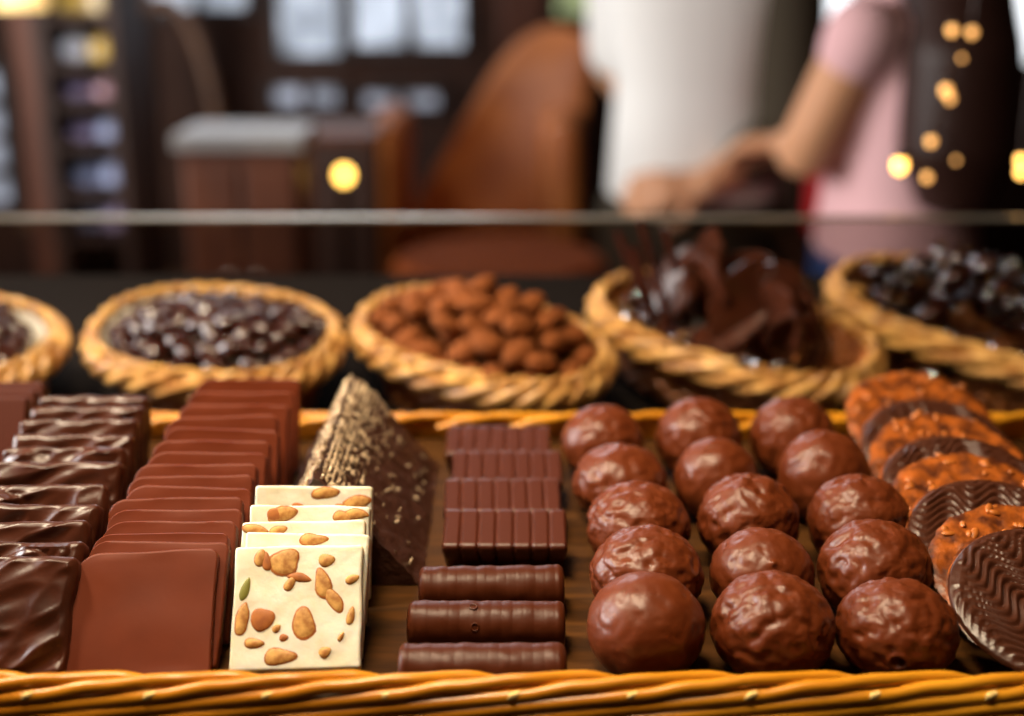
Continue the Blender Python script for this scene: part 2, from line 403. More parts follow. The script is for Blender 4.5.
# ------------------------------------------------------------------ ribbed dark bars
def ribbed_bar(w=.0545, d=.0262, h=.0155, ribs=7):
    mb = MB(); nu, nv = ribs * 18, 26; top = []; vs = []; fs = []
    for j in range(nv + 1):
        for i in range(nu + 1):
            fx = i / nu; fy = j / nv
            x = (fx - .5) * w; y = (fy - .5) * d
            u = (fx * ribs) % 1.0 if i < nu else 1.0
            groove = max(0, 1 - min(u, 1 - u) / .13)
            e = min(fy, 1 - fy) * d
            z = h - 0.0012 * groove ** 1.2 * (0.35 + .65 * min(1, e / .004))
            if e < .0016: z -= .0016 - math.sqrt(max(0, .0016 ** 2 - (.0016 - e) ** 2))
            ex = min(fx, 1 - fx) * w
            if ex < .0012: z -= (.0012 - ex)
            bul = .0014 * (1 - groove) * max(0, 1 - e / .004)
            vs.append((x, y + (-bul if fy < .5 else bul), z))
    N = nu + 1
    for j in range(nv):
        for i in range(nu): fs.append((j * N + i, j * N + i + 1, (j + 1) * N + i + 1, (j + 1) * N + i))
    b0 = len(vs)
    per = [i for i in range(N)] + [j * N + nu for j in range(1, nv + 1)] + [nv * N + i for i in range(nu - 1, -1, -1)] + [j * N for j in range(nv - 1, 0, -1)]
    for p in per: vs.append((vs[p][0] * .94, vs[p][1] * .62, 0))
    K = len(per)
    for q in range(K): fs.append((per[(q + 1) % K], per[q], b0 + q, b0 + (q + 1) % K))
    fs.append(tuple(range(b0 + K - 1, b0 - 1, -1)))
    return new_mesh('ribbed_chocolate_bar', vs, fs, M_bar)
rb = ribbed_bar()
for k, (v, u) in enumerate(((544, 505), (512, 506), (480, 506), (452, 501))):
    o = link('ribbed_chocolate_bar', rb)
    p = at_z(u, v, .0135)
    tl = R(12)
    o.location = (-.004 + (.001, -.0005, .0015, -.003)[k], p.y + .0172, .0042); o.rotation_euler = (tl, 0, R((-.6, .8, .3, -1)[k]))
    o.location.y = .5470 + k * .0372
    tag(o, f'dark ribbed chocolate bar, {("front", "second from the front", "third from the front", "rearmost")[k]} of the four behind the chocolate rolls', 'chocolate', 'ribbed dark chocolate bars in a row')

# ------------------------------------------------------------------ chocolate rolls
def roll_mesh(L, r, seed, n=16, bubbles=()):
    mb = MB(); prof = []
    N = n * 10
    vs, fs = [], []; sg = 40
    for i in range(N + 1):
        x = (i / N - .5) * L; e = min(i / N, 1 - i / N) * L
        rr = r * (1 - .007 * (1 - abs(math.sin(PI * n * i / N))) ** 2) + nz((x, 0, 0), 250, seed) * .00025
        if e < .003: rr -= .003 - math.sqrt(max(0, .003 ** 2 - (.003 - e) ** 2))
        for j in range(sg):
            a = 2 * PI * j / sg
            q = rr + nz((x, math.cos(a) * .01, math.sin(a) * .01), 160, seed) * .0004
            cz = math.sin(a) * q
            if cz < -.85 * r: cz = -.85 * r
            vs.append((x, math.cos(a) * q, cz + .85 * r))
    for i in range(N):
        for j in range(sg): fs.append((i * sg + j, (i + 1) * sg + j, (i + 1) * sg + (j + 1) % sg, i * sg + (j + 1) % sg))
    fs.append(tuple(range(sg))); fs.append(tuple(range((N + 1) * sg - 1, N * sg - 1, -1)))
    mb.add(vs, fs)
    for bx, ang in bubbles:
        c = Vector((bx, -math.cos(ang) * r, math.sin(ang) * r + .85 * r)); nrm = Vector((0, -math.cos(ang), math.sin(ang)))
        a1 = Vector((1, 0, 0)); a2 = nrm.cross(a1)
        mb.tube([c + (a1 * math.cos(t) + a2 * math.sin(t)) * .0014 for t in [2 * PI * q / 16 for q in range(16)]], .0004, 8, closed=True)
    return mb.mesh('chocolate_roll', M_roll)
for k, (y, x, L, bub) in enumerate(((.4385, -.0108, .0615, ()), (.4725, -.0100, .0615, ((-.005, R(75)), (-.0042, R(25)))), (.5040, -.0085, .0600, ()))):
    o = link('chocolate_roll', roll_mesh(L, .0098, 5 + k, 15, bub), loc=(x, y, .0004)); o.rotation_euler = (0, 0, R((.5, -.4, 1.2)[k]))
    tag(o, f'glossy dark ringed chocolate roll lying crosswise, {("at the front against the rim", "the middle one with two small bubbles", "the rear one before the ribbed bars")[k]}', 'chocolate', 'chocolate rolls lying crosswise')

# ------------------------------------------------------------------ truffle balls
rows = [.4525, .499, .548, .600, .655]
balls = {   # column -> (left, right, top) per row front to back
    0: [(587, 705, 572), (588, 705, 526), (586, 690, 482), (573, 667, 444), (562, 644, 405)],
    1: [(711, 834, 572), (710, 814, 528), (698, 799, 474), (674, 758, 438), (656, 741, 398)],
    2: [(837, 957, 578), (818, 932, 520), (808, 910, 475), (778, 870, 431), (750, 835, 397)]}
rown = ['front', 'second', 'middle', 'fourth', 'rearmost']; coln = ['beside the rolls', 'in the middle column', 'beside the florentines']
amps = {(0, 0): .35, (2, 3): .7, (1, 1): .5, (1, 3): .6, (2, 2): .8}
for c in balls:
    for k, (l, r_, tv) in enumerate(balls[c]):
        y = rows[k] + rnd.uniform(-.001, .001)
        dep = y * cp + (HC - .02) * sp
        rad = (r_ - l) / 2 * dep / FPX; x = ((l + r_) / 2 - 512) * dep / FPX
        rad = min(rad, .0229)
        def top_v(rz):
            zc = rz * .90
            return min(proj((x, y + rad * math.cos(a), zc + rz * math.sin(a)))[1] for a in [i * PI / 24 for i in range(25)]) - tv
        rz = min(max(bisect(top_v, .010, .032), .80 * rad), 1.06 * rad)
        sd = c * 10 + k; am = amps.get((c, k), 1.0)
        bm = bmesh.new(); bmesh.ops.create_icosphere(bm, subdivisions=6 if k < 3 else 5, radius=1)
        hole = Vector((-.22, -.93, -.05)).normalized() if (c, k) == (2, 0) else None
        for vt in bm.verts:
            n = vt.co.normalized()
            w = noise.noise(n * 2.2 + Vector((sd, 0, 0))) * .5
            l1 = noise.noise(n * 4.6 + Vector((0, sd * 3, w)))
            l2 = noise.noise(n * 8.5 + Vector((sd * 2, 0, w)))
            d = 1 + am * (.054 * (l1 - .4 * abs(l1)) + .024 * abs(l2)) + .034 * w
            if (c, k) in ((2, 2), (2, 3), (0, 3), (1, 2)):      # swirled top
                ang = math.atan2(n.y, n.x); d += .02 * max(0, n.z) * math.sin(3 * ang + 9 * n.z)
            if hole is not None:
                q = (n - hole).length
                d += .05 * math.exp(-((q - .13) / .04) ** 2) - .16 * math.exp(-(q / .075) ** 2)
            if (c, k) == (1, 1):
                q = (n - Vector((.05, -.75, .66)).normalized()).length; d += .07 * math.exp(-(q / .06) ** 2)
            p = n * d
            p.x *= rad; p.y *= rad; p.z *= rz
            zf = -.90 * rz
            if p.z < zf + .003:
                p.z = max(p.z, zf); f = 1 + .03 * (1 - (p.z - zf) / .003); p.x *= f; p.y *= f
            vt.co = p
        me = bpy.data.meshes.new('truffle_ball'); bm.to_mesh(me); bm.free(); me.materials.append(M_ball)
        me.polygons.foreach_set('use_smooth', [True] * len(me.polygons))
        o = link('truffle_ball', me, loc=(x, y, .90 * rz + .0003)); o.rotation_euler = (0, 0, 0)
        ex = ', smooth-skinned' if (c, k) == (0, 0) else ', with a bubble hole' if (c, k) == (2, 0) else ''
        tag(o, f'milk chocolate ball{ex}, {rown[k]} one of the column {coln[c]}', 'chocolate', 'milk chocolate balls in three columns')

# ------------------------------------------------------------------ florentines
def florentine(seed, flip, Rr=.0390):
    root = empty('florentine')
    # caramel body: disc in local xz, thickness along y
    mb = MB(); na, nr = 72, 16; vs = []; fs = []; t = .0018
    for side in (0, 1):
        for i in range(nr + 1):
            for j in range(na):
                a = 2 * PI * j / na; rr = Rr * i / nr * (1 + .05 * nz((math.cos(a), math.sin(a), 0), 3, seed) + .03 * nz((math.cos(a), math.sin(a), 1), 9, seed))
                x, z = rr * math.cos(a), rr * math.sin(a); f = i / nr
                y = t * math.sqrt(max(0, 1 - f ** 6))
                b = abs(nz((x, z, side), 170, seed)) * .0026 + nz((x, z, side), 330, seed) * .0010
                if flip: b *= .3
                if side == 0: y = -(y + b * (1 if f < 1 else .3))
                vs.append((x, y, z))
    n1 = (nr + 1) * na
    for side in (0, 1):
        for i in range(nr):
            for j in range(na):
                q = [side * n1 + i * na + j, side * n1 + i * na + (j + 1) % na, side * n1 + (i + 1) * na + (j + 1) % na, side * n1 + (i + 1) * na + j]
                fs.append(q if side else q[::-1])
    for j in range(na): fs.append((nr * na + j, nr * na + (j + 1) % na, n1 + nr * na + (j + 1) % na, n1 + nr * na + j))
    mb.add(vs, fs)
    mb.obj('caramel_body', M_caramel, root)
    # almond flakes set in the caramel, on the face and round the edge
    r2 = random.Random(seed); fk = MB()
    for _ in range(0 if flip else 45):
        a = r2.uniform(0, 2 * PI); rr = Rr * math.sqrt(r2.uniform(.1, 1.02))
        E = Euler((r2.uniform(-.5, .5), r2.uniform(0, 6), r2.uniform(-.5, .5))).to_matrix()
        yy = -t - .0006 if rr < Rr * .93 else r2.uniform(-t, 0)
        fk.ell((rr * math.cos(a), yy, rr * math.sin(a)), (r2.uniform(.0015, .0034), .0009, r2.uniform(.001, .002)), 8, 5, E)
    if not flip: fk.obj('almond_flakes', M_flake, root)['kind'] = 'stuff'
    # combed chocolate on the other face
    vs, fs = [], []; G = 150; idx = {}
    Rc = Rr * .985; off = (0, -.0008) if flip else (0, 0)
    na, nr = 160, 90; t = .0016
    ph = seed * 1.3
    for i in range(nr + 1):
        for j in range(na):
            a = 2 * PI * j / na; rr = Rc * i / nr; x, z = rr * math.cos(a), rr * math.sin(a); f = i / nr
            zz = z + .0048 * math.sin(x * 2 * PI / .021 + ph) + .0010 * nz((x, z, 0), 60, seed)
            h = .0018 * (abs(math.sin(zz * PI / .0046)) ** .8)
            y = t + .0008 * math.sqrt(max(0, 1 - f ** 8)) + h * min(1, (1 - f) * 10) - (.0008 if i == nr else 0)
            if i == nr: y = t * .2
            if not flip: y += .0
            vs.append((x + off[0], y, z + off[1]))
    for i in range(nr):
        for j in range(na): fs.append((i * na + j, (i + 1) * na + j, (i + 1) * na + (j + 1) % na, i * na + (j + 1) % na))
    link('chocolate_coat', new_mesh('chocolate_coat', vs, fs, M_wave), root)
    return root
fl = [(547, 23, True, .2070), (527, 23, False, .2075), (484, 24, True, .2060), (458, 24, False, .2065), (446, 24.5, True, .2090), (418, 24.5, False, .2120), (408, 25, True, .2130), (377, 25, False, .2170)]
last = 0
NM = {0: 'front florentine, its combed dark chocolate side facing up', 1: 'florentine tucked right behind the front one, only its caramel almond edge showing', 2: 'second florentine from the front with combed dark chocolate side showing', 3: 'caramel florentine right behind the second combed chocolate one',
      4: 'florentine third from the front of those with chocolate side out, only a dark sliver showing', 5: 'caramel florentine second from the back of those with almond side out', 6: 'rearmost florentine with its chocolate side out, only a dark sliver showing', 7: 'rearmost florentine, its broad caramel almond face showing'}
for k, (v, el, front, x) in enumerate(fl):
    o = florentine(11 + k, front)
    Rr, tt = .0390, .0078; el = R(el)
    y = y_for_top(v, 2 * Rr, el, x, tt)
    y = max(y, last + tt / math.sin(el) * 1.22) if k else max(y, .428)
    last = y
    th = PI / 2 - el
    M = Matrix.Translation((x, y + tt / 2, .0055)) @ Matrix.Rotation(-th, 4, 'X') @ Matrix.Translation((0, 0, Rr))
    if front: M = M @ Matrix.Rotation(PI, 4, 'Z')
    M = M @ Matrix.Rotation(R(30 * k + 14) if not front else R((22, 0, -14, 0, 5, 0, 9)[k]), 4, 'Y')
    o.matrix_world = M
    tag(o, NM[k], 'florentine', 'florentines leaning in a row')

# ------------------------------------------------------------------ wicker tray
TX, TY0, TY1 = .335, .4205, .7060
tray = empty('wicker_tray', (0, .56, -.008))
tag(tray, 'golden willow tray with a braided border holding the rows of chocolates', 'tray')
def ch(o, root):
    o.parent = root; o.matrix_parent_inverse = Matrix.Translation(-root.location); return o
ch(MB().bbox((-TX, TY0 - .004, -.0078), (TX, TY1 + .004, 0), .001, 1).obj('base_board', M_kraft, smooth=False), tray)
def lerp_tab(tab, t):
    for (a, va), (b, vb) in zip(tab, tab[1:]):
        if t <= b:
            s = (t - a) / (b - a); s = s * s * (3 - 2 * s) if t > 0 else s; return tuple(p + (q - p) * s for p, q in zip(va, vb))
    return tab[-1][1]
# (height, outward) of a rod's centre at tau pitches from the fold
TAB = [(-3.4, (-.0188, .0092)), (-2, (-.0128, .0080)), (-1, (-.0086, .0070)), (.0, (-.0044, .0064)), (.55, (-.0014, .0052)), (1.1, (.0001, .0032)), (1.65, (-.0014, -.0016)), (2.0, (-.0050, -.0034))]
def border(p0, p1, outward, ztop, pitch, rad, name, sgn=1):
    p0, p1 = Vector(p0), Vector(p1); L = (p1 - p0).length; d = (p1 - p0) / L; n = int(L / pitch)
    pitch = L / n
    lo_, hi_ = 0, L
    for i in range(-1, n + 4):
        s0 = i * pitch + rnd.uniform(-.03, .03) * pitch
        pts, rads = [], []
        for q in range(61):
            tau = -3.4 + 5.4 * q / 60; s = s0 + tau * pitch
            if s < lo_ - .002 or s > hi_ + .002: continue
            h, o = lerp_tab(TAB, tau); j = nz((s, i, 0), 30, 2) * .0004
            pts.append(p0 + d * s + outward * (o + j) + Vector((0, 0, ztop - rad + h + j))); rads.append(rad * (1 - .12 * max(0, tau) / 2) * (1 + .05 * nz((s * 60, i, 0), 1)))
        if len(pts) > 4: ch(MB().tube(pts, rads, 12).obj(name, M_willow), tray)
        s = s0 - .03 * pitch
        if lo_ < s < hi_ and name == 'border_rod':
            h, o = lerp_tab(TAB, -.03); c = p0 + d * s + outward * (o + .0016) + Vector((0, 0, ztop - rad + h + .0012))
            mb = MB(); mb.tube([c - d * .0016 - Vector((0, 0, .0012)), c, c + d * .0026 + Vector((0, 0, .0006)) - outward * .0008], [rad * .30, rad * .52, rad * .4], 10)
            ch(mb.obj('cut_rod_end', M_cutend), tray)['label'] = 'pale cut rod end'
border((-TX, TY0, 0), (TX, TY0, 0), Vector((0, -1, 0)), .0195, .0406, .0026, 'border_rod')
border((TX, TY1, 0), (-TX, TY1, 0), Vector((0, 1, 0)), .0160, .0406, .0026, 'rear_border_rod')
border((TX, TY0, 0), (TX, TY1, 0), Vector((1, 0, 0)), .0175, .0406, .0026, 'end_border_rod')
border((-TX, TY1, 0), (-TX, TY0, 0), Vector((-1, 0, 0)), .0175, .0406, .0026, 'end_border_rod')

# ------------------------------------------------------------------ counter, sloped shelf, glass
TILT = R(16)
struct(MB().bbox((-1.3, .33, -.10), (1.3, .728, -.0081), .004, 2).obj('countertop', M_counter, smooth=False))
struct(MB().box((-1.3, .36, FZ), (1.3, .70, -.1001)).obj('counter_body', M_wooddk, smooth=False))
SH0 = (.8376, -.036)
def shelf_z(y): return SH0[1] + (y - SH0[0]) * math.tan(TILT)
mb = MB(); ya, yb = .734, 1.03
mb.add([(-1.3, ya, shelf_z(ya)), (1.3, ya, shelf_z(ya)), (1.3, yb, shelf_z(yb)), (-1.3, yb, shelf_z(yb)), (-1.3, ya, FZ), (1.3, ya, FZ), (1.3, yb, FZ), (-1.3, yb, FZ)],
       [(0, 1, 2, 3), (4, 7, 6, 5), (0, 4, 5, 1), (1, 5, 6, 2), (2, 6, 7, 3), (3, 7, 4, 0)])
struct(mb.obj('display_plinth', M_counter, smooth=False))
gy = 1.045; gt = at_y(512, 218, gy).z
gl = MB().box((-1.3, gy - .004, -.20), (1.3, gy + .004, gt - .0012)).obj('glass_screen', M_glass, smooth=False)
tag(gl, 'clear upright glass screen behind the row of baskets', 'glass')
e = MB().bbox((-1.3, gy - .0045, gt - .0012), (1.3, gy + .0045, gt + .0012), .0004, 1).obj('polished_edge', M_steel, gl, smooth=False)
struct(MB().box((-1.3, gy + .02, FZ), (1.3, gy + .06, -.17)).obj('counter_back', M_wooddk, smooth=False))
struct(MB().box((-1.3, gy - .012, -.22), (1.3, gy + .02, -.20)).obj('glass_channel', M_wooddk, smooth=False))

# ------------------------------------------------------------------ oval baskets
HB = .056
def se(a, b, ang, p=2.3):
    c, s = math.cos(ang), math.sin(ang)
    return math.copysign(abs(c) ** (2 / p) * a, c), math.copysign(abs(s) ** (2 / p) * b, s)
def basket(label, u, v, wpx, ratio, yaw, rimmat, liner):
    # rim centre from the photo's pixel on the rim plane (parallel to the sloped plinth, HB above it)
    n = Vector((0, -math.sin(TILT), math.cos(TILT))); p0 = Vector((0, SH0[0], SH0[1])) + n * (HB + .001)
    d = ray(u, v); P = CAM + d * ((p0 - CAM).dot(n) / d.dot(n))
    dep = (P - CAM).dot(FW); a = (wpx / 2 * dep / FPX - .011) / math.sqrt(math.cos(yaw) ** 2 + (ratio * math.sin(yaw)) ** 2); b = a * ratio
    root = empty('oval_basket')
    M = Matrix.Translation(P - n * HB) @ Matrix.Rotation(TILT, 4, 'X') @ Matrix.Rotation(yaw, 4, 'Z')
    root.matrix_world = M
    tag(root, label, 'basket', 'oval wicker baskets behind the tray')
    # woven wall
    rowsn, na = 60, 320; vs, fs = [], []; stakes = 26; wr = 10
    for i in range(rowsn + 1):
        f = i / rowsn; k = .80 + .20 * f
        row = int(f * wr - 1e-6)
        prof = abs(math.sin(PI * f * wr)) ** .6
        for j in range(na):
            an = 2 * PI * j / na; x, y = se(a * k, b * k, an)
            nn = Vector((x / a ** 2, y / b ** 2, 0)).normalized()
            off = .0022 * math.cos(stakes * an + PI * row) * prof + .0012 * prof
            vs.append(Vector((x, y, .002 + f * (HB - .004))) + nn * off)
    for i in range(rowsn):
        for j in range(na): fs.append((i * na + j, i * na + (j + 1) % na, (i + 1) * na + (j + 1) % na, (i + 1) * na + j))
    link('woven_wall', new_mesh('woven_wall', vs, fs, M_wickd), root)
    mb = MB(); mb.add([(se(a * .79, b * .79, 2 * PI * j / 80) + (.001,)) for j in range(80)] + [(se(a * .79, b * .79, 2 * PI * j / 80) + (.004,)) for j in range(80)],
           [tuple(range(79, -1, -1)), tuple(range(80, 160))] + [(j, (j + 1) % 80, 80 + (j + 1) % 80, 80 + j) for j in range(80)])
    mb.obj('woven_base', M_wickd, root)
    # braided rim: a slim twisted top edge and a plump braid just under it
    for s, (tw, off, r0, zz, ro) in enumerate([(17, 0, .0026, 0, .0023), (17, PI, .0026, 0, .0023), (9, 0, .0040, -.0088, .0037), (9, 2 * PI / 3, .0040, -.0088, .0037), (9, 4 * PI / 3, .0040, -.0088, .0037)]):
        pts = []; oc = .0028 if s < 2 else .0062
        for j in range(300):
            an = 2 * PI * j / 300; x, y = se(a, b, an); nn = Vector((x / a ** 2, y / b ** 2, 0)).normalized()
            ph = tw * an + off
            pts.append(Vector((x, y, HB + zz)) + nn * (oc + r0 * .7 * math.cos(ph)) + Vector((0, 0, r0 * (1.25 if s > 1 else .8) * math.sin(ph))))
        MB().tube(pts, ro, 8, closed=True).obj('rim_strand' if s < 2 else 'braid_strand', rimmat, root)
    if liner:
        vs, fs = [], []; ni = 10; na = 90
        for i in range(ni + 1):
            f = i / ni; k = .70 + .265 * f
            for j in range(na):
                an = 2 * PI * j / na; x, y = se(a * k, b * k, an)
                w = 1 + .012 * math.sin(an * 23) * f
                vs.append((x * w, y * w, .006 + f * (HB + .000 - .008)))
        for i in range(ni):
            for j in range(na): fs.append((i * na + j, i * na + (j + 1) % na, (i + 1) * na + (j + 1) % na, (i + 1) * na + j))
        fs.append(tuple(range(na - 1, -1, -1)))
        link('paper_liner', new_mesh('paper_liner', vs, fs, M_paper), root)
    return M, a, b
def heap(M, a, b, n, r, top, seed, k=.82, xoff=0):
    """positions resting in a heap: two layers, relaxed sampling in the oval"""
    r2 = random.Random(seed); out = []
    for layer in (0, 1):
        got = []
        tries = 0
        while len(got) < n[layer] and tries < 8000:
            tries += 1
            an = r2.uniform(0, 2 * PI); f = math.sqrt(r2.uniform(0, 1)); x, y = se(a * k * f, b * k * f, an); x += xoff
            if all((x - p[0]) ** 2 + (y - p[1]) ** 2 > (r * 1.55) ** 2 for p in got):
                x *= 1 - .16 * layer; y *= 1 - .16 * layer
                z = HB - .007 + top * (1 - f * f) - (r * 1.3 if layer else 0) + r2.uniform(-.002, .002)
                got.append((x, y, z))
        out += got
    return [M @ Vector(p) for p in out]
BK = [('oval wicker basket of glossy dark lumps, cut off by the photo edge', -64, 335, 258, .64, R(-9), M_wick, True),
      ('oval wicker basket of glossy dark lumps behind the milk slabs', 213, 330, 264, .66, R(-10), M_wick, True),
      ('oval wicker basket of cocoa-dusted almonds behind the triangular bar', 480, 334, 264, .55, R(-26), M_wick, False),
      ('oval wicker basket of upright dark chocolate shards behind the chocolate balls', 732, 322, 280, .49, R(-31), M_wick, False),
      ('oval wicker basket of wrapped dark pieces behind the florentines', 994, 312, 306, .47, R(-33), M_wick, False)]
BM = [basket(*x) for x in BK]
def lump_mesh(name, m, seed, el=(1, 1, 1), amp=.15, sub=3, fr=1.6):
    bm = bmesh.new(); bmesh.ops.create_icosphere(bm, subdivisions=sub, radius=1)
    for v in bm.verts:
        n = v.co.normalized(); d = 1 + amp * noise.noise(n * fr + Vector((seed * 5, 0, 0))) + amp * .5 * noise.noise(n * fr * 2.4 + Vector((0, seed * 5, 0)))
        v.co = Vector((n.x * el[0], n.y * el[1], n.z * el[2])) * d
    me = bpy.data.meshes.new(name); bm.to_mesh(me); bm.free(); me.materials.append(m)
    me.polygons.foreach_set('use_smooth', [True] * len(me.polygons)); return me
def scatter(pts, meshes, name, label, cat, group, r, seed, flat=False):
    r2 = random.Random(seed)
    for i, p in enumerate(pts):
        o = link(name, meshes[i % len(meshes)], loc=p); s = r * r2.uniform(.88, 1.12); o.scale = (s, s, s)
        o.rotation_euler = (r2.uniform(-.7, .7), r2.uniform(-.7, .7), r2.uniform(0, 6.28))
        tag(o, label, cat, group)
gl_m = [lump_mesh('glossy_lump', M_gloss, i, (1.25, .95, .8), .28) for i in range(6)]
scatter(heap(*BM[0], (130, 60), .0068, .016, 1, .94, -.010), gl_m, 'chocolate_lump', 'glossy dark chocolate lump heaped in the basket at the photo edge', 'chocolate', 'dark lumps in the edge basket', .0072, 1)
scatter(heap(*BM[1], (150, 70), .0068, .016, 2, .95, .008), gl_m, 'chocolate_lump', 'glossy dark chocolate lump heaped in the basket behind the milk slabs', 'chocolate', 'dark lumps in the basket behind the milk slabs', .0072, 2)
al_m = [lump_mesh('cocoa_almond', M_cocoa, 20 + i, (1.35, .95, .8), .10) for i in range(5)]
scatter(heap(*BM[2], (110, 70), .0082, .034, 3, .96), al_m, 'cocoa_almond', 'cocoa-dusted almond heaped in the basket behind the triangular bar', 'almond', 'cocoa almonds in the basket', .0086, 3)
# shards
def shard_mesh(seed, L, Wd, t=.005):
    r2 = random.Random(seed); n = 9; bm = bmesh.new(); vs = []
    for i in range(n):
        a = 2 * PI * i / n; q = r2.uniform(.8, 1.12)
        vs.append(bm.verts.new((math.cos(a) * Wd * q, -t / 2, math.sin(a) * L * q)))
    f = bm.faces.new(vs); ex = bmesh.ops.extrude_face_region(bm, geom=[f])
    for v in ex['geom']:
        if isinstance(v, bmesh.types.BMVert): v.co.y += t
    bmesh.ops.bevel(bm, geom=bm.edges[:], offset=.0012, segments=2, affect='EDGES')
    bmesh.ops.triangulate(bm, faces=[f for f in bm.faces if len(f.verts) > 4])
    bmesh.ops.subdivide_edges(bm, edges=[e for e in bm.edges if e.calc_length() > .006], cuts=2, use_grid_fill=True)
    for v in bm.verts: v.co.y += nz(v.co, 70, seed) * .003
    bmesh.ops.recalc_face_normals(bm, faces=bm.faces[:])
    me = bpy.data.meshes.new('chocolate_shard'); bm.to_mesh(me); bm.free(); me.materials.append(M_shard)
    me.polygons.foreach_set('use_smooth', [True] * len(me.polygons)); me.set_sharp_from_angle(angle=R(35)); return me
sh_m = [shard_mesh(i, .034, .023) for i in range(6)]
M4, a4, b4 = BM[3]
r2 = random.Random(31); n = 0
spots4 = [(-.046, .022, .040, 25, 30), (-.030, .036, .052, 12, -15), (.000, .034, .050, -8, 20), (.030, .030, .048, 10, -30), (.050, .016, .036, 20, 15),
          (-.056, .006, .040, -20, 10), (-.026, .006, .046, 15, -20), (.004, .004, .048, -12, 25), (.034, .000, .044, 18, -12), (.052, -.004, .030, 28, -20),
          (-.040, -.012, .022, -50, 15), (-.002, -.014, .028, -50, -10)]
for (x, y, z, tl, rl) in spots4:
    o = link('chocolate_shard', sh_m[n % 6]); n += 1
    s = a4 / .10
    o.matrix_world = M4 @ Matrix.Translation((x * s * .98, y * s * .62 + .006, z + .020)) @ Euler((R(tl - 12), R(rl), R(r2.uniform(-50, 50)))).to_matrix().to_4x4()
    tag(o, 'broken dark chocolate shard piled upright in the basket behind the chocolate balls', 'chocolate', 'dark shards in the basket')
stick = MB().tube([(0, 0, -.030), (0, .0008, -.01), (.0010, 0, .012), (0, .001, .032)], [.0028, .0034, .0034, .0026], 10).mesh('chocolate_stick', M_gloss)
for k, (x, y, z, tx, ty) in enumerate(((-.086, .012, .064, -10, -34), (-.078, .024, .070, -6, -22), (-.068, -.004, .062, -14, -30), (-.054, .018, .072, -4, -24), (-.048, -.012, .056, -20, -34))):
    o = link('chocolate_stick', stick)
    o.matrix_world = M4 @ Matrix.Translation((x * s, y * s, z)) @ Euler((R(tx), R(ty), 0)).to_matrix().to_4x4()
    tag(o, 'thin shiny dark chocolate stick leaning out of the shard basket', 'chocolate', 'chocolate sticks in the shard basket')
# cellophane twists in the shard basket and basket five
def wrap_mesh(seed):
    vs, fs = [], []; n, m_ = 28, 18
    for i in range(m_ + 1):
        t = i / m_; x = (t - .5) * 2
        rr = .55 * math.sqrt(max(0, 1 - (x / .72) ** 2)) if abs(x) < .66 else .10 + (abs(x) - .66) * 1.5
        for j in range(n):
            a = 2 * PI * j / n; q = rr * (1 + .18 * noise.noise(Vector((x * 3, math.cos(a) * 2, math.sin(a) * 2 + seed * 9))))
            vs.append((x, q * math.cos(a), q * math.sin(a) * .8))
    for i in range(m_):
        for j in range(n): fs.append((i * n + j, i * n + (j + 1) % n, (i + 1) * n + (j + 1) % n, (i + 1) * n + j))
    return new_mesh('cellophane_wrapper', vs, fs, M_cello)
wr_m = [wrap_mesh(i) for i in range(4)]; core_m = [lump_mesh('chocolate_core', M_gloss, 60 + i, (.6, .46, .36), .14) for i in range(4)]
def wrapped(pts, label, group, sc_, seed):
    r2 = random.Random(seed)
    for i, p in enumerate(pts):
        root = empty('wrapped_chocolate', p); s = sc_ * r2.uniform(.9, 1.1); root.scale = (s, s, s)
        root.rotation_euler = (r2.uniform(-.5, .5), r2.uniform(-.5, .5), r2.uniform(0, 6.28))
        tag(root, label, 'chocolate', group)
        link('wrapper', wr_m[i % 4], root); link('chocolate', core_m[i % 4], root)
wrapped([M4 @ Vector((x * s, y * s, z)) for x, y, z in ((-.072, -.022, .060), (-.052, -.034, .062), (-.022, -.045, .060), (.052, -.042, .058), (.030, -.046, .058))],
        'cellophane-wrapped dark chocolate on the front edge of the shard basket', 'wrapped chocolates in the shard basket', .013, 4)
wrapped(heap(*BM[4], (46, 24), .0135, .036, 5, .95), 'cellophane-wrapped dark chocolate heaped in the basket behind the florentines', 'wrapped chocolates in the end basket', .0185, 6)

# ------------------------------------------------------------------ the shop behind
YB = 4.6; XW = 3.2; ZC = 1.75
def wall(name, a, b, m): return struct(MB().box(a, b).obj(name, m, smooth=False))
wall('floor', (-XW - .1, -2.5, FZ - .1), (XW + .1, YB + .1, FZ), M_floor)
wall('ceiling', (-XW - .1, -2.5, ZC), (XW + .1, YB + .1, ZC + .1), M_ceil)
wall('wall_left', (-XW - .1, -2.5, FZ), (-XW, YB, ZC), M_wall)
wall('wall_right', (XW, -2.5, FZ), (XW + .1, YB, ZC), M_wall)
wall('wall_front', (-XW - .1, -2.6, FZ), (XW + .1, -2.5, ZC), M_wall)
wall('wall_back', (-XW - .1, YB, FZ), (XW + .1, YB + .12, ZC), M_wall)
def rect(u0, u1, v0, v1, y):
    a = at_y(u0, v1, y); b = at_y(u1, v0, y); return a.x, b.x, a.z, b.z
def window(n, u0, u1, v0, v1, m, cols=1, rws=1, fw=.03):
    x0, x1, z0, z1 = rect(u0, u1, v0, v1, YB)
    f = MB()
    for i in range(cols + 1):
        x = x0 + (x1 - x0) * i / cols; f.box((x - fw / 2, YB - .05, z0 - fw / 2), (x + fw / 2, YB - .0005, z1 + fw / 2))
    for j in range(rws + 1):
        z = z0 + (z1 - z0) * j / rws; f.box((x0 - fw / 2, YB - .048, z - fw / 2), (x1 + fw / 2, YB - .0008, z + fw / 2))
    o = struct(f.obj(f'window_{n}', M_wooddk, smooth=False))
    struct(MB().box((x0, YB - .02, z0), (x1, YB - .012, z1)).obj('pane', m, o, smooth=False))
    return o
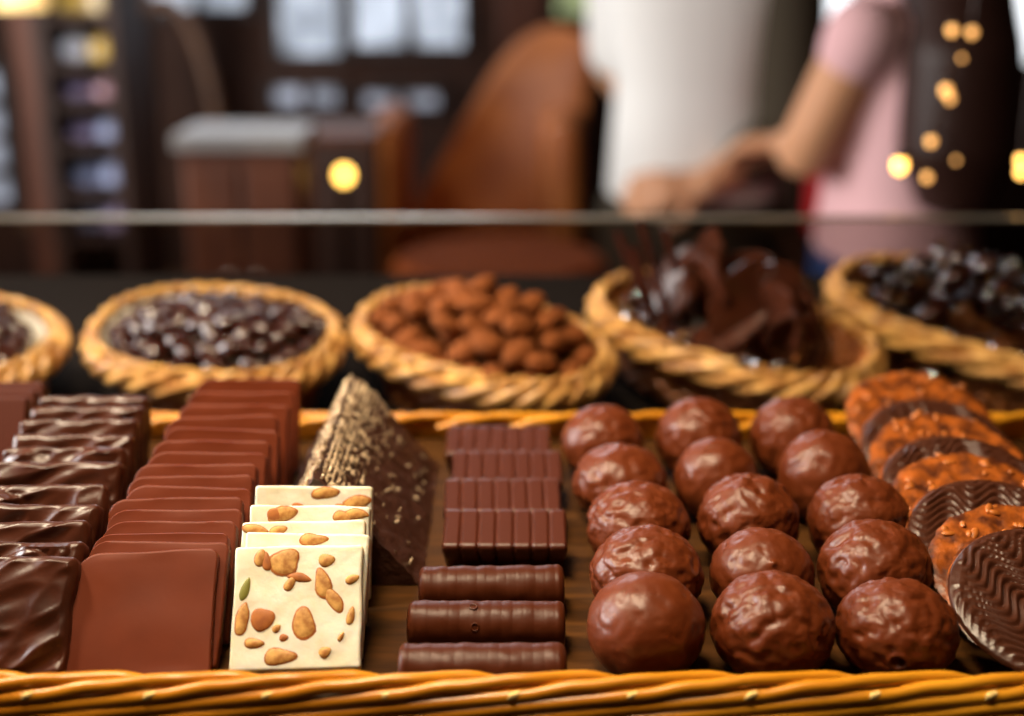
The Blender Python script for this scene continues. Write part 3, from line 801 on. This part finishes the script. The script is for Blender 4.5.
window(1, 278, 340, -120, 58, M_pane, 1, 2)
window(9, -70, 5, 66, 204, M_paned, 1, 4)
window(2, 352, 466, -120, 50, M_pane, 2, 2)
window(3, 272, 342, 82, 108, M_paned, 2, 1)
window(4, 362, 442, 88, 110, M_paned, 2, 1)
window(5, 552, 594, -120, 20, M_paneg, 1, 2)
window(6, 816, 862, -120, 46, M_panew, 1, 2)
window(7, 992, 1064, -120, 66, M_panew, 1, 2)
window(8, 148, 246, -120, 12, M_pane, 2, 2)

def cyl(name, x, y, z0, z1, r, m, parent=None, n=20):
    return MB().lathe([(r * .96, z0), (r, z0 + .004), (r, z1 - .004), (r * .96, z1)], n, (x, y, 0)).obj(name, m, parent)
# wooden posts
def post(u0, u1, y, m, label):
    x0, x1, _, _ = rect(u0, u1, 0, 10, y); d = x1 - x0
    o = MB().bbox((x0, y, FZ + .0005), (x1, y + d, ZC - .0005), .01, 2).obj('wooden_post', m, smooth=False)
    MB().bbox((x0 - .02, y - .02, FZ + .0006), (x1 + .02, y + d + .02, FZ + .14), .008, 2).obj('post_plinth', m, o, smooth=False)
    tag(o, label, 'post'); return o
post(8, 38, 3.2, M_wood, 'red brown wooden post at the photo edge beside the crockery shelves')
post(96, 140, 4.1, M_wooddk, 'dark wooden post between the crockery shelves and the bentwood chair')
post(745, 815, 3.6, M_wooddk, 'dark brown wooden post between the two shoppers')
post(500, 545, 4.2, M_wood, 'red brown wooden post behind the leather armchair')
post(905, 985, 4.0, M_wood, 'red brown wooden post behind the shopper in pink')

# crockery shelves
sh = empty('shelf_unit', (at_y(52, 100, 3.0).x, 3.1, FZ)); tag(sh, 'tall open shelf unit of shiny crockery beside the wooden post', 'shelf')
x0, x1, _, _ = rect(36, 108, 0, 10, 3.0)
def under(o, root): o.parent = root; o.matrix_parent_inverse = Matrix.Translation(-root.location); return o
ztop = at_y(60, -70, 3.0).z
for sx in (x0, x1): under(MB().box((sx - .012, 3.0, FZ + .0005), (sx + .012, 3.24, ztop)).obj('side_panel', M_wooddk, smooth=False), sh)
under(MB().box((x0, 3.235, FZ + .02), (x1, 3.245, ztop)).obj('back_panel', M_wooddk, smooth=False), sh)
levels = [232, 188, 142, 100, 62, 14, -40]
jc = [('pale blue', lin(170, 180, 215)), ('lilac', lin(176, 160, 196)), ('pink', lin(196, 150, 160)), ('cream', lin(226, 200, 150)), ('yellow', lin(224, 184, 90)), ('white', lin(225, 225, 230))]
pick = [(0, 1), (0, 0), (1, 0), (1, 2), (5, 4), (4, 3)]
for i, v in enumerate(levels):
    z = at_y(60, v, 3.05).z
    under(MB().box((x0 + .012, 3.01, z - .016), (x1 - .012, 3.234, z)).obj('shelf_board', M_wooddk, smooth=False), sh)
    if i < 6:
        h = at_y(60, levels[i + 1], 3.05).z - z - .03
        for q in (0, 1):
            nm, c = jc[pick[i][q]]; r = .034
            hh = h * (.92 if q == 0 else .8)
            cx = x0 + (x1 - x0) * (.30 if q == 0 else .70)
            root = MB().lathe([(r * .7, 0), (r * .95, .006), (r, hh * .4), (r * .92, hh * .62), (r * .55, hh * .74), (r * .58, hh * .80)], 24).obj('crockery_jar', jar_glass('glaze ' + nm, c), loc=(cx, 3.10, z + .0005))
            MB().lathe([(r * .60, hh * .80), (r * .62, hh * .84), (r * .3, hh * .90), (r * .12, hh * .92), (r * .16, hh * .97), (r * .05, hh)], 20).obj('lid', jar_glass('glaze ' + nm, c), root)
            tag(root, f'{nm} glazed lidded jar, {"nearer the edge post" if q == 0 else "nearer the dark post"}, on the {("lowest visible", "second", "third", "fourth", "fifth", "topmost")[i]} shelf', 'jar', 'crockery on the shelves')
# pendant lamp at the upper corner
p = at_y(20, -8, 2.7)
pl = empty('pendant_lamp', (p.x, p.y, p.z)); tag(pl, 'glowing yellow pendant lamp in the upper corner above the edge post', 'lamp')
MB().lathe([(.052, -.03), (.05, -.012), (.03, .02), (.012, .035)], 24).obj('lamp_shade', M_lampglow, pl)
MB().tube([(0, 0, .034), (0, 0, ZC - p.z)], .004, 8).obj('cord', M_wooddk, pl)

# sideboard with pale top, bentwood chair, dark pedestal with lantern
x0, x1, z0, z1 = rect(192, 297, 150, 300, 2.30)
sb = empty('sideboard', ((x0 + x1) / 2, 2.42, FZ)); tag(sb, 'reddish wooden sideboard with a pale stone top beside the lit lantern', 'sideboard')
zt = at_y(240, 150, 2.30).z
under(MB().bbox((x0, 2.30, FZ + .08), (x1, 2.46, zt), .004, 2).obj('body', M_wood, smooth=False), sb)
under(MB().bbox((x0 - .012, 2.285, zt + .0002), (x1 + .012, 2.47, zt + .028), .004, 2).obj('stone_top', M_marble, smooth=False), sb)
for q in (0, 1):
    a = x0 + (x1 - x0) * (.03 + .49 * q); b = a + (x1 - x0) * .45
    d = under(MB().bbox((a, 2.288, FZ + .12), (b, 2.2995, zt - .03), .004, 2).obj('door', M_wood, smooth=False), sb)
    k = MB().ell(((b - .02 if q == 0 else a + .02), 2.280, zt - .22), (.009, .009, .009), 12, 8).obj('knob', M_steel, d)
for sx in (x0 + .03, x1 - .03):
    for sy in (2.33, 2.43): under(MB().lathe([(.014, FZ + .0005), (.020, FZ + .08)], 12, (sx, sy, 0)).obj('leg', M_wood), sb)
c = at_y(172, 215, 3.64)
ch_ = empty('bentwood_chair', (c.x - .05, 3.64, FZ)); tag(ch_, 'bentwood chair with a curved hoop back in front of the dark post', 'chair')
seatz = -.62
def chair_part(mb, nm, m): return under(mb.obj(nm, m), ch_)
bx = c.x - .05; by = 3.64
chair_part(MB().lathe([(.01, .44), (.19, .44), (.20, .452), (.19, .468), (.01, .47)], 32, (bx, by, FZ)), 'seat', M_woodlt)
for sx, sy in ((-1, -1), (1, -1), (-1, 1), (1, 1)):
    chair_part(MB().tube([(bx + sx * .13, by + sy * .13, FZ + .445), (bx + sx * .17, by + sy * .17, FZ + .0005)], [.016, .011], 10), 'leg', M_woodlt)
hoop = [(bx + .17 * math.cos(a), by + .15 + .10 * (math.sin(a)), FZ + .46 + .78 * math.sin(a) ** .8) for a in [PI * i / 30 for i in range(31)]]
chair_part(MB().tube(hoop, .017, 10), 'hoop_back', M_woodlt)
x0, x1, z0, z1 = rect(306, 371, 142, 300, 3.0)
pd = empty('pedestal', ((x0 + x1) / 2, 3.1, FZ)); tag(pd, 'dark wooden pedestal cabinet behind the lit lantern', 'cabinet')
under(MB().bbox((x0, 3.0, FZ + .0005), (x1, 3.22, z1), .005, 2).obj('body', M_wooddk, smooth=False), pd)
under(MB().bbox((x0 - .01, 2.99, z1 + .0003), (x1 + .01, 3.23, z1 + .02), .004, 2).obj('top', M_wood, smooth=False), pd)
# candle lantern on a small stand before the pedestal
p = at_y(344, 175, 2.45)
ln = empty('lantern', (p.x, p.y, FZ)); tag(ln, 'single glowing round lantern on a slim stand before the dark pedestal', 'lamp')
zz = p.z - FZ
MB().lathe([(.05, .0005), (.05, .012), (.012, .03), (.008, zz - .024), (.014, zz - .018), (.014, zz - .014)], 20).obj('stand', M_wooddk, ln)
MB().ell((0, 0, zz), (.013, .013, .014), 20, 14).obj('glowing_globe', M_globe, ln)

# leather armchair (high wing back)
ac = empty('armchair', (-.105, 3.75, FZ)); tag(ac, 'tan leather high-backed armchair behind the shopper in white', 'armchair')
ax = -.105; ay = 3.75
bk = MB(); outl = []
bm = bmesh.new()
vs, fs = [], []; ni, nj = 26, 22
zb, ztp = FZ + .42, at_y(560, 26, 3.9).z
for s_ in (0, 1):
    for i in range(ni + 1):
        f = i / ni
        for j in range(nj + 1):
            g = j / nj * 2 - 1
            xr = .235 * (1 - max(0, f - .55) ** 2 * .9); xc = .17 * max(0, f - .25)
            top = ztp - (.14 * (g - .55) ** 2)
            z = zb + (top - zb) * f
            y = ay + .12 + .05 * f - .10 * g * g
            e = 1 - max(abs(g), 2 * f - 1) ** 6
            y += (-1 if s_ == 0 else 1) * (.015 + .045 * max(0, e)) 
            vs.append((ax + xc + xr * g, y, z))
n1 = (ni + 1) * (nj + 1)
for i in range(ni):
    for j in range(nj):
        a = i * (nj + 1) + j; q = (a, a + 1, a + nj + 2, a + nj + 1); fs.append(q); fs.append(tuple(n1 + k for k in q[::-1]))
per = [j for j in range(nj + 1)] + [i * (nj + 1) + nj for i in range(1, ni + 1)] + [ni * (nj + 1) + j for j in range(nj - 1, -1, -1)] + [i * (nj + 1) for i in range(ni - 1, 0, -1)]
for q in range(len(per)): a, b = per[q], per[(q + 1) % len(per)]; fs.append((b, a, n1 + a, n1 + b))
under(MB().add(vs, fs).obj('backrest', M_leather), ac)
under(MB().bbox((ax - .19, ay - .33, FZ + .16), (ax + .19, ay + .14, FZ + .40), .03, 4).obj('seat_frame', M_leather), ac)
under(MB().bbox((ax - .188, ay - .36, FZ + .402), (ax + .188, ay + .06, FZ + .52), .045, 5).obj('seat_cushion', M_leather), ac)
for s_ in (-1, 1):
    xx = ax + s_ * .235
    zt_ = at_y(400, 120, 3.5).z
    under(MB().bbox((xx - .05, ay - .36, FZ + .16), (xx + .05, ay + .22, zt_), .045, 5).obj('armrest', M_leather), ac)
    for sy in (-.30, .16): under(MB().lathe([(.016, FZ + .0005), (.026, FZ + .165)], 12, (xx, ay + sy, 0)).obj('leg', M_wooddk), ac)

# round cafe table in front of the armchair (its brown top shows under the glass edge)
tb = empty('cafe_table', (-.02, 2.12, FZ)); tag(tb, 'round wooden cafe table in front of the leather armchair', 'table')
tz = at_y(450, 246, 2.2).z
def tp(mb, nm, m): return under(mb.obj(nm, m), tb)
tp(MB().lathe([(.01, tz - .028), (.16, tz - .028), (.175, tz - .014), (.16, tz), (.01, tz)], 40, (-.02, 2.12, 0)), 'table_top', M_orange)
tp(MB().lathe([(.13, FZ + .0005), (.12, FZ + .02), (.03, FZ + .05), (.025, tz - .029)], 24, (-.02, 2.12, 0)), 'pedestal_leg', M_wooddk)

# ------------------------------------------------------------------ people
def solid(name, mb, m, voxel, parent, smooth_it=6):
    me = mb.mesh(name, m); o = link(name, me, parent)
    r = o.modifiers.new('r', 'REMESH'); r.mode = 'VOXEL'; r.voxel_size = voxel; r.use_smooth_shade = True
    s_ = o.modifiers.new('s', 'SMOOTH'); s_.iterations = smooth_it; s_.factor = .5
    dg = bpy.context.evaluated_depsgraph_get(); dg.update()
    nm = bpy.data.meshes.new_from_object(o.evaluated_get(dg)); o.modifiers.clear(); o.data = nm
    if not nm.materials: nm.materials.append(m)
    nm.polygons.foreach_set('use_smooth', [True] * len(nm.polygons)); return o
def limb(mb, pts, rad):
    """smooth tapered tube with round ends"""
    P = [Vector(p) for p in pts]; out, rr = [], []
    for i in range(len(P) - 1):
        for q in range(6):
            t = q / 6; out.append(P[i].lerp(P[i + 1], t)); a, b = rad[i], rad[i + 1]
            if hasattr(a, '__len__'): rr.append((a[0] + (b[0] - a[0]) * t, a[1] + (b[1] - a[1]) * t))
            else: rr.append(a + (b - a) * t)
    out.append(P[-1]); rr.append(rad[-1]); mb.tube(out, rr, 18)
    for p, r in ((P[0], rad[0]), (P[-1], rad[-1])):
        q = max(r) * .0 + min(r) if hasattr(r, '__len__') else r; mb.ell(p, (q, q, q), 14, 10)
def spine(mb, secs, n=28):
    """torso sections (x, y, z, rx, ry)"""
    vs, fs = [], []
    S_ = []
    for a, b in zip(secs, secs[1:]):
        for q in range(5):
            t = q / 5; S_.append([a[k] + (b[k] - a[k]) * t for k in range(5)])
    S_.append(list(secs[-1]))
    for x, y, z, rx, ry in S_:
        for j in range(n):
            a = 2 * PI * j / n; c, s_ = math.cos(a), math.sin(a)
            vs.append((x + rx * math.copysign(abs(c) ** .85, c), y + ry * math.copysign(abs(s_) ** .85, s_), z))
    k = len(S_)
    for i in range(k - 1):
        for j in range(n): fs.append((i * n + j, i * n + (j + 1) % n, (i + 1) * n + (j + 1) % n, (i + 1) * n + j))
    fs.append(tuple(range(n - 1, -1, -1))); fs.append(tuple(range((k - 1) * n, k * n))); mb.add(vs, fs)
def hand(mb, wrist, direc, palm_n, side):
    d = Vector(direc).normalized(); n = Vector(palm_n); n = (n - d * n.dot(d)).normalized(); s_ = d.cross(n) * side
    W_ = Vector(wrist)
    limb(mb, [W_, W_ + d * .045, W_ + d * .085], [(.027, .018), (.040, .017), (.040, .014)]) if False else None
    for q in (-1.2, -.4, .4, 1.2): limb(mb, [W_ + s_ * q * .010, W_ + d * .085 + s_ * q * .019], [.016, .0125])
    for q, L in ((-1.5, .062), (-.5, .078), (.5, .082), (1.5, .072)):
        b = W_ + d * .088 + s_ * q * .0205; m1 = b + (d * .9 + n * .35 + s_ * q * .03).normalized() * L * .5; e = m1 + (d * .6 + n * .8).normalized() * L * .5
        limb(mb, [b - d * .01, m1, e], [.0098, .0088, .0070])
    b = W_ + d * .025 + s_ * .030; m1 = b + (d * .6 + s_ * .7 + n * .2).normalized() * .042; e = m1 + (d * .9 + s_ * .2 + n * .4).normalized() * .032
    limb(mb, [b - s_ * .012, m1, e], [.0135, .0108, .0085])
def head(mb, c, h, face):
    """egg head of height h at centre c looking along face (unit, horizontal-ish)"""
    f = Vector(face).normalized(); x = f.cross(Vector((0, 0, 1))).normalized(); u = x.cross(f)
    M = Matrix((x, f, u)).transposed()
    mb.ell(Vector(c) + M @ Vector((0, -.012, h * .10)), (h * .335, h * .40, h * .40), 24, 16, M)
    mb.ell(Vector(c) + M @ Vector((0, .018, -h * .16)), (h * .27, h * .30, h * .33), 24, 16, M)
    limb(mb, [Vector(c) + M @ Vector((0, h * .375, h * .04)), Vector(c) + M @ Vector((0, h * .45, -h * .10))], [.010, .016])
    mb.ell(Vector(c) + M @ Vector((0, h * .24, -h * .36)), (.028, .026, .022), 14, 8, M)
    for s_ in (-1, 1): mb.ell(Vector(c) + M @ Vector((s_ * h * .325, -.010, -h * .02)), (.011, .020, .032), 12, 8, M)
    return M
def face_parts(root, c, h, M):
    for s_ in (-1, 1): MB().ell(Vector(c) + M @ Vector((s_ * .032, h * .345, h * .035)), (.013, .008, .008), 12, 8, M).obj('eye', M_eye, root)
    MB().ell(Vector(c) + M @ Vector((0, h * .325, -h * .235)), (.024, .010, .007), 14, 8, M).obj('lips', M_lip, root)

# shopper in white: stands facing the counter, hands together at the waist
def man():
    X, Y = at_y(696, 100, 2.65).x, 2.65
    root = empty('person', (X, Y, FZ)); g = lambda x, y, z: Vector((x, y, z))
    tag(root, 'person in a white t-shirt standing behind the glass with one forearm across the waist', 'person')
    b = MB()
    spine(b, [(0, 0, .84, .155, .110), (0, 0, .95, .165, .115), (0, 0, 1.10, .145, .105), (0, 0, 1.28, .170, .115), (0, 0, 1.40, .170, .095), (0, 0, 1.46, .09, .065)])
    limb(b, [(0, 0, 1.43), (0, -.02, 1.56)], [.062, .056])
    hc = Vector((0, -.045, 1.655)); Mh = head(b, hc, .235, (0, -1, -.25))
    sh_l, sh_r = Vector((-.160, .02, 1.39)), Vector((.150, -.05, 1.39))
    # image-right arm: forearm across the front
    eR, wR = Vector((.165, -.11, 1.035)), Vector((.000, -.175, .955))
    limb(b, [sh_r, eR, wR], [.055, .045, .030]); hand(b, wR, (-.95, -.1, -.12), (0, .9, -.3), 1)
    eL, wL = Vector((-.150, .14, 1.14)), Vector((-.02, .20, .98))
    limb(b, [sh_l, eL, wL], [.052, .042, .029]); hand(b, wL, (.95, -.05, -.2), (0, .2, 1), -1)
    for s_ in (-1, 1):
        limb(b, [(s_ * .085, 0, .88), (s_ * .095, -.005, .48), (s_ * .10, .015, .09)], [.092, .060, .042])
        limb(b, [(s_ * .10, .03, .045), (s_ * .11, -.13, .035)], [.040, .032])
    solid('body', b, M_skin, .0055, root)
    face_parts(root, hc, .235, Mh)
    t = MB()
    spine(t, [(0, 0, .90, .172, .128), (0, -.004, 1.00, .166, .128), (0, -.004, 1.12, .158, .122), (0, 0, 1.28, .185, .130), (0, 0, 1.40, .182, .108), (0, 0, 1.465, .085, .075)])
    limb(t, [sh_r, sh_r.lerp(eR, .3)], [.066, .060]); limb(t, [sh_l, sh_l.lerp(eL, .85)], [.060, .056])
    solid('t_shirt', t, M_white, .008, root)
    sl = MB(); limb(sl, [sh_r + Vector((.006, 0, -.02)), eR, eR.lerp(wR, .55)], [.072, .066, .046]); solid('shade_sleeve', sl, M_olive, .008, root)  # dark cloth put over the arm to imitate the shirt's shaded side
    tr = MB()
    spine(tr, [(0, 0, .80, .170, .125), (0, 0, .93, .170, .122)])
    for s_ in (-1, 1): limb(tr, [(s_ * .085, 0, .86), (s_ * .095, -.005, .48), (s_ * .10, .015, .10)], [.105, .078, .062])
    solid('trousers', tr, M_olive, .009, root)
    for s_ in (-1, 1):
        sm = MB(); limb(sm, [(s_ * .10, .035, .048), (s_ * .105, -.06, .045), (s_ * .11, -.14, .040)], [.047, .046, .039]); solid('shoe', sm, M_shoe, .006, root)
    hm = MB(); hm.ell(hc + Vector((0, .028, .055)), (.088, .098, .078), 24, 16); solid('hair', hm, M_hair, .006, root)
man()
# shopper in pink: seen from the side, long hair down the back, elbow forward
def woman():
    X, Y = at_y(905, 100, 2.0).x, 2.0
    root = empty('person', (X, Y, FZ))
    tag(root, 'person in a pink top and blue jeans with long dark hair, turned side-on', 'person')
    b = MB(); Z = lambda v: at_y(905, v, Y).z - FZ
    spine(b, [(0, 0, .80, .100, .15), (0, 0, .90, .110, .16), (-.01, 0, 1.02, .090, .125), (-.01, 0, 1.16, .105, .14), (0, 0, 1.27, .085, .15), (0, 0, 1.33, .055, .08)])
    limb(b, [(0, 0, 1.31), (-.02, 0, 1.42)], [.050, .046])
    hc = Vector((-.035, 0, 1.51)); Mh = head(b, hc, .22, (-1, -.1, -.15))
    shn, shf = Vector((-.098, -.12, 1.255)), Vector((-.01, .15, 1.255))
    el = Vector((-.158, -.07, 1.09)); wr = Vector((-.128, .17, 1.07))
    limb(b, [shn, el, wr], [.046, .041, .028]); hand(b, wr, (-.4, .9, -.1), (0, -.2, -1), 1)
    ef, wf = Vector((.05, .20, 1.02)), Vector((.03, .23, .84)); limb(b, [shf, ef, wf], [.044, .038, .027]); hand(b, wf, (-.1, -.05, -.98), (0, -1, 0), -1)
    for s_ in (-1, 1):
        limb(b, [(0, s_ * .08, .83), (-.005, s_ * .085, .45), (.02, s_ * .085, .08)], [.088, .056, .038])
        limb(b, [(.03, s_ * .085, .042), (-.12, s_ * .09, .033)], [.036, .030])
    solid('body', b, M_skin, .0055, root); face_parts(root, hc, .22, Mh)
    t = MB()
    spine(t, [(.0, 0, .925, .115, .172), (.0, 0, 1.03, .105, .145), (-.005, 0, 1.16, .112, .155), (0, 0, 1.27, .098, .165), (0, 0, 1.335, .055, .085)])
    limb(t, [shn, shn.lerp(el, .14)], [.056, .052]); limb(t, [shf, shf.lerp(ef, .42)], [.056, .054])
    solid('top', t, M_pink, .008, root)
    tr = MB(); spine(tr, [(0, 0, .78, .116, .165), (0, 0, .94, .116, .165)])
    for s_ in (-1, 1): limb(tr, [(0, s_ * .08, .82), (-.005, s_ * .085, .45), (.02, s_ * .085, .10)], [.100, .068, .055])
    solid('jeans', tr, M_denim, .009, root)
    for s_ in (-1, 1):
        sm = MB(); limb(sm, [(.035, s_ * .085, .046), (-.04, s_ * .088, .042), (-.13, s_ * .09, .036)], [.043, .042, .036]); solid('shoe', sm, M_shoe, .006, root)
    hm = MB(); hm.ell(hc + Vector((.022, 0, .045)), (.098, .090, .088), 24, 16)
    spine(hm, [(.040, -.14, 1.02, .050, .060), (.032, -.15, 1.10, .080, .075), (.030, -.13, 1.24, .082, .090), (.030, -.05, 1.36, .075, .100), (.028, 0, 1.48, .088, .092)])
    solid('hair', hm, M_hair, .007, root)
    # red bag hanging beyond her
    bg = empty('shoulder_bag', (X + .005, Y + .37, FZ + .88)); tag(bg, 'red leather shoulder bag hanging in front of the shopper in pink', 'bag')
    MB().bbox((-.045, -.10, -.02), (.035, .10, .20), .03, 4).obj('bag_body', M_red, bg)
    MB().tube([(-.005, -.08, .19), (.0, -.06, .31), (.0, 0, .36), (.0, .06, .31), (-.005, .08, .19)], .008, 8).obj('strap', M_red, bg)
woman()

# hanging string of warm bulbs nearer than the shoppers
def bulb_string(name, label, spots, ytop, grp):
    cd = empty(name, (0, 0, 0)); pts = [at_y(*s[:2], s[2]) for s in spots]
    cd.location = pts[0]; tag(cd, label, 'string light')
    P = [Vector((pts[0].x, pts[0].y, ZC - .001)), pts[0] + Vector((0, 0, .16))] + [p + Vector((0, 0, .012)) for p in pts]
    under(MB().tube(P, .0016, 6).obj('cord', M_wooddk), cd)
    for p, s in zip(pts, spots):
        b = under(MB().ell(p, (s[3], s[3], s[3] * 1.25), 14, 10).obj('bulb', M_bulb if s[4] else M_bulbd), cd)
        MB().lathe([(s[3] * .7, s[3] * .9), (s[3] * .7, s[3] * 1.9), (s[3] * .3, s[3] * 2.0)], 10, p).obj('socket', M_wooddk, b)
bulb_string('string_light', 'string of small warm bulbs hanging before the long dark hair', [(972, 32, 1.17, 0.0037, 0), (952, 30, 1.15, 0.0037, 0), (962, 58, 1.17, 0.0020, 0), (946, 90, 1.15, 0.0044, 0), (950, 98, 1.19, 0.0034, 0), (931, 141, 1.15, 0.0037, 0), (956, 160, 1.17, 0.0020, 0), (927, 177, 1.15, 0.0034, 0), (900, 165, 1.11, 0.0058, 1)], 0, None)
bulb_string('string_light', 'warm bulb hanging at the photo edge beyond the end basket', [(1021, 160, 1.15, 0.0037, 1), (1021, 172, 1.15, 0.0037, 1)], 0, None)


# ------------------------------------------------------------------ light
w = bpy.data.worlds.new('world'); S.world = w; w.use_nodes = True
w.node_tree.nodes['Background'].inputs[0].default_value = (1, .82, .66, 1); w.node_tree.nodes['Background'].inputs[1].default_value = .03
def area(name, loc, target, size, power, col, sy=None, spread=180):
    l = bpy.data.lights.new(name, 'AREA'); l.energy = power; l.color = col; l.size = size; l.spread = R(spread)
    if sy: l.shape = 'RECTANGLE'; l.size_y = sy
    o = bpy.data.objects.new(name, l); COL.objects.link(o); o.location = loc
    o.rotation_euler = (Vector(target) - Vector(loc)).to_track_quat('-Z', 'Y').to_euler(); return o
area('counter_lamp', (-.14, .47, .74), (.0, .55, 0), .36, 2.75, (1, .79, .53), .14, 95)
area('window_light', (-1.05, .72, .42), (0, .58, 0), .50, 8.5, (.96, .95, .96))
area('basket_lamp', (-.42, .62, .52), (-.20, .86, 0), .08, 5.5, (1, .84, .60))
area('room_window', (-2.6, 1.3, .60), (.6, 2.5, -.1), 1.2, 95, (1, .97, .94))
area('rear_daylight', (-.7, 4.3, 1.25), (0, .8, 0), 1.4, 24, (.88, .93, 1), .7)
area('shelf_fill', (-.75, 2.2, .62), (-1.05, 3.1, -.05), .2, 7, (.86, .9, 1))  # added fill that brightens the crockery; no real lamp stands there
vs = S.view_settings; S.display_settings.display_device = 'sRGB'
vs.view_transform = 'Standard'; vs.look = 'None'; vs.exposure = 0; vs.gamma = 1; vs.use_curve_mapping = False
S.cycles.use_denoising = True
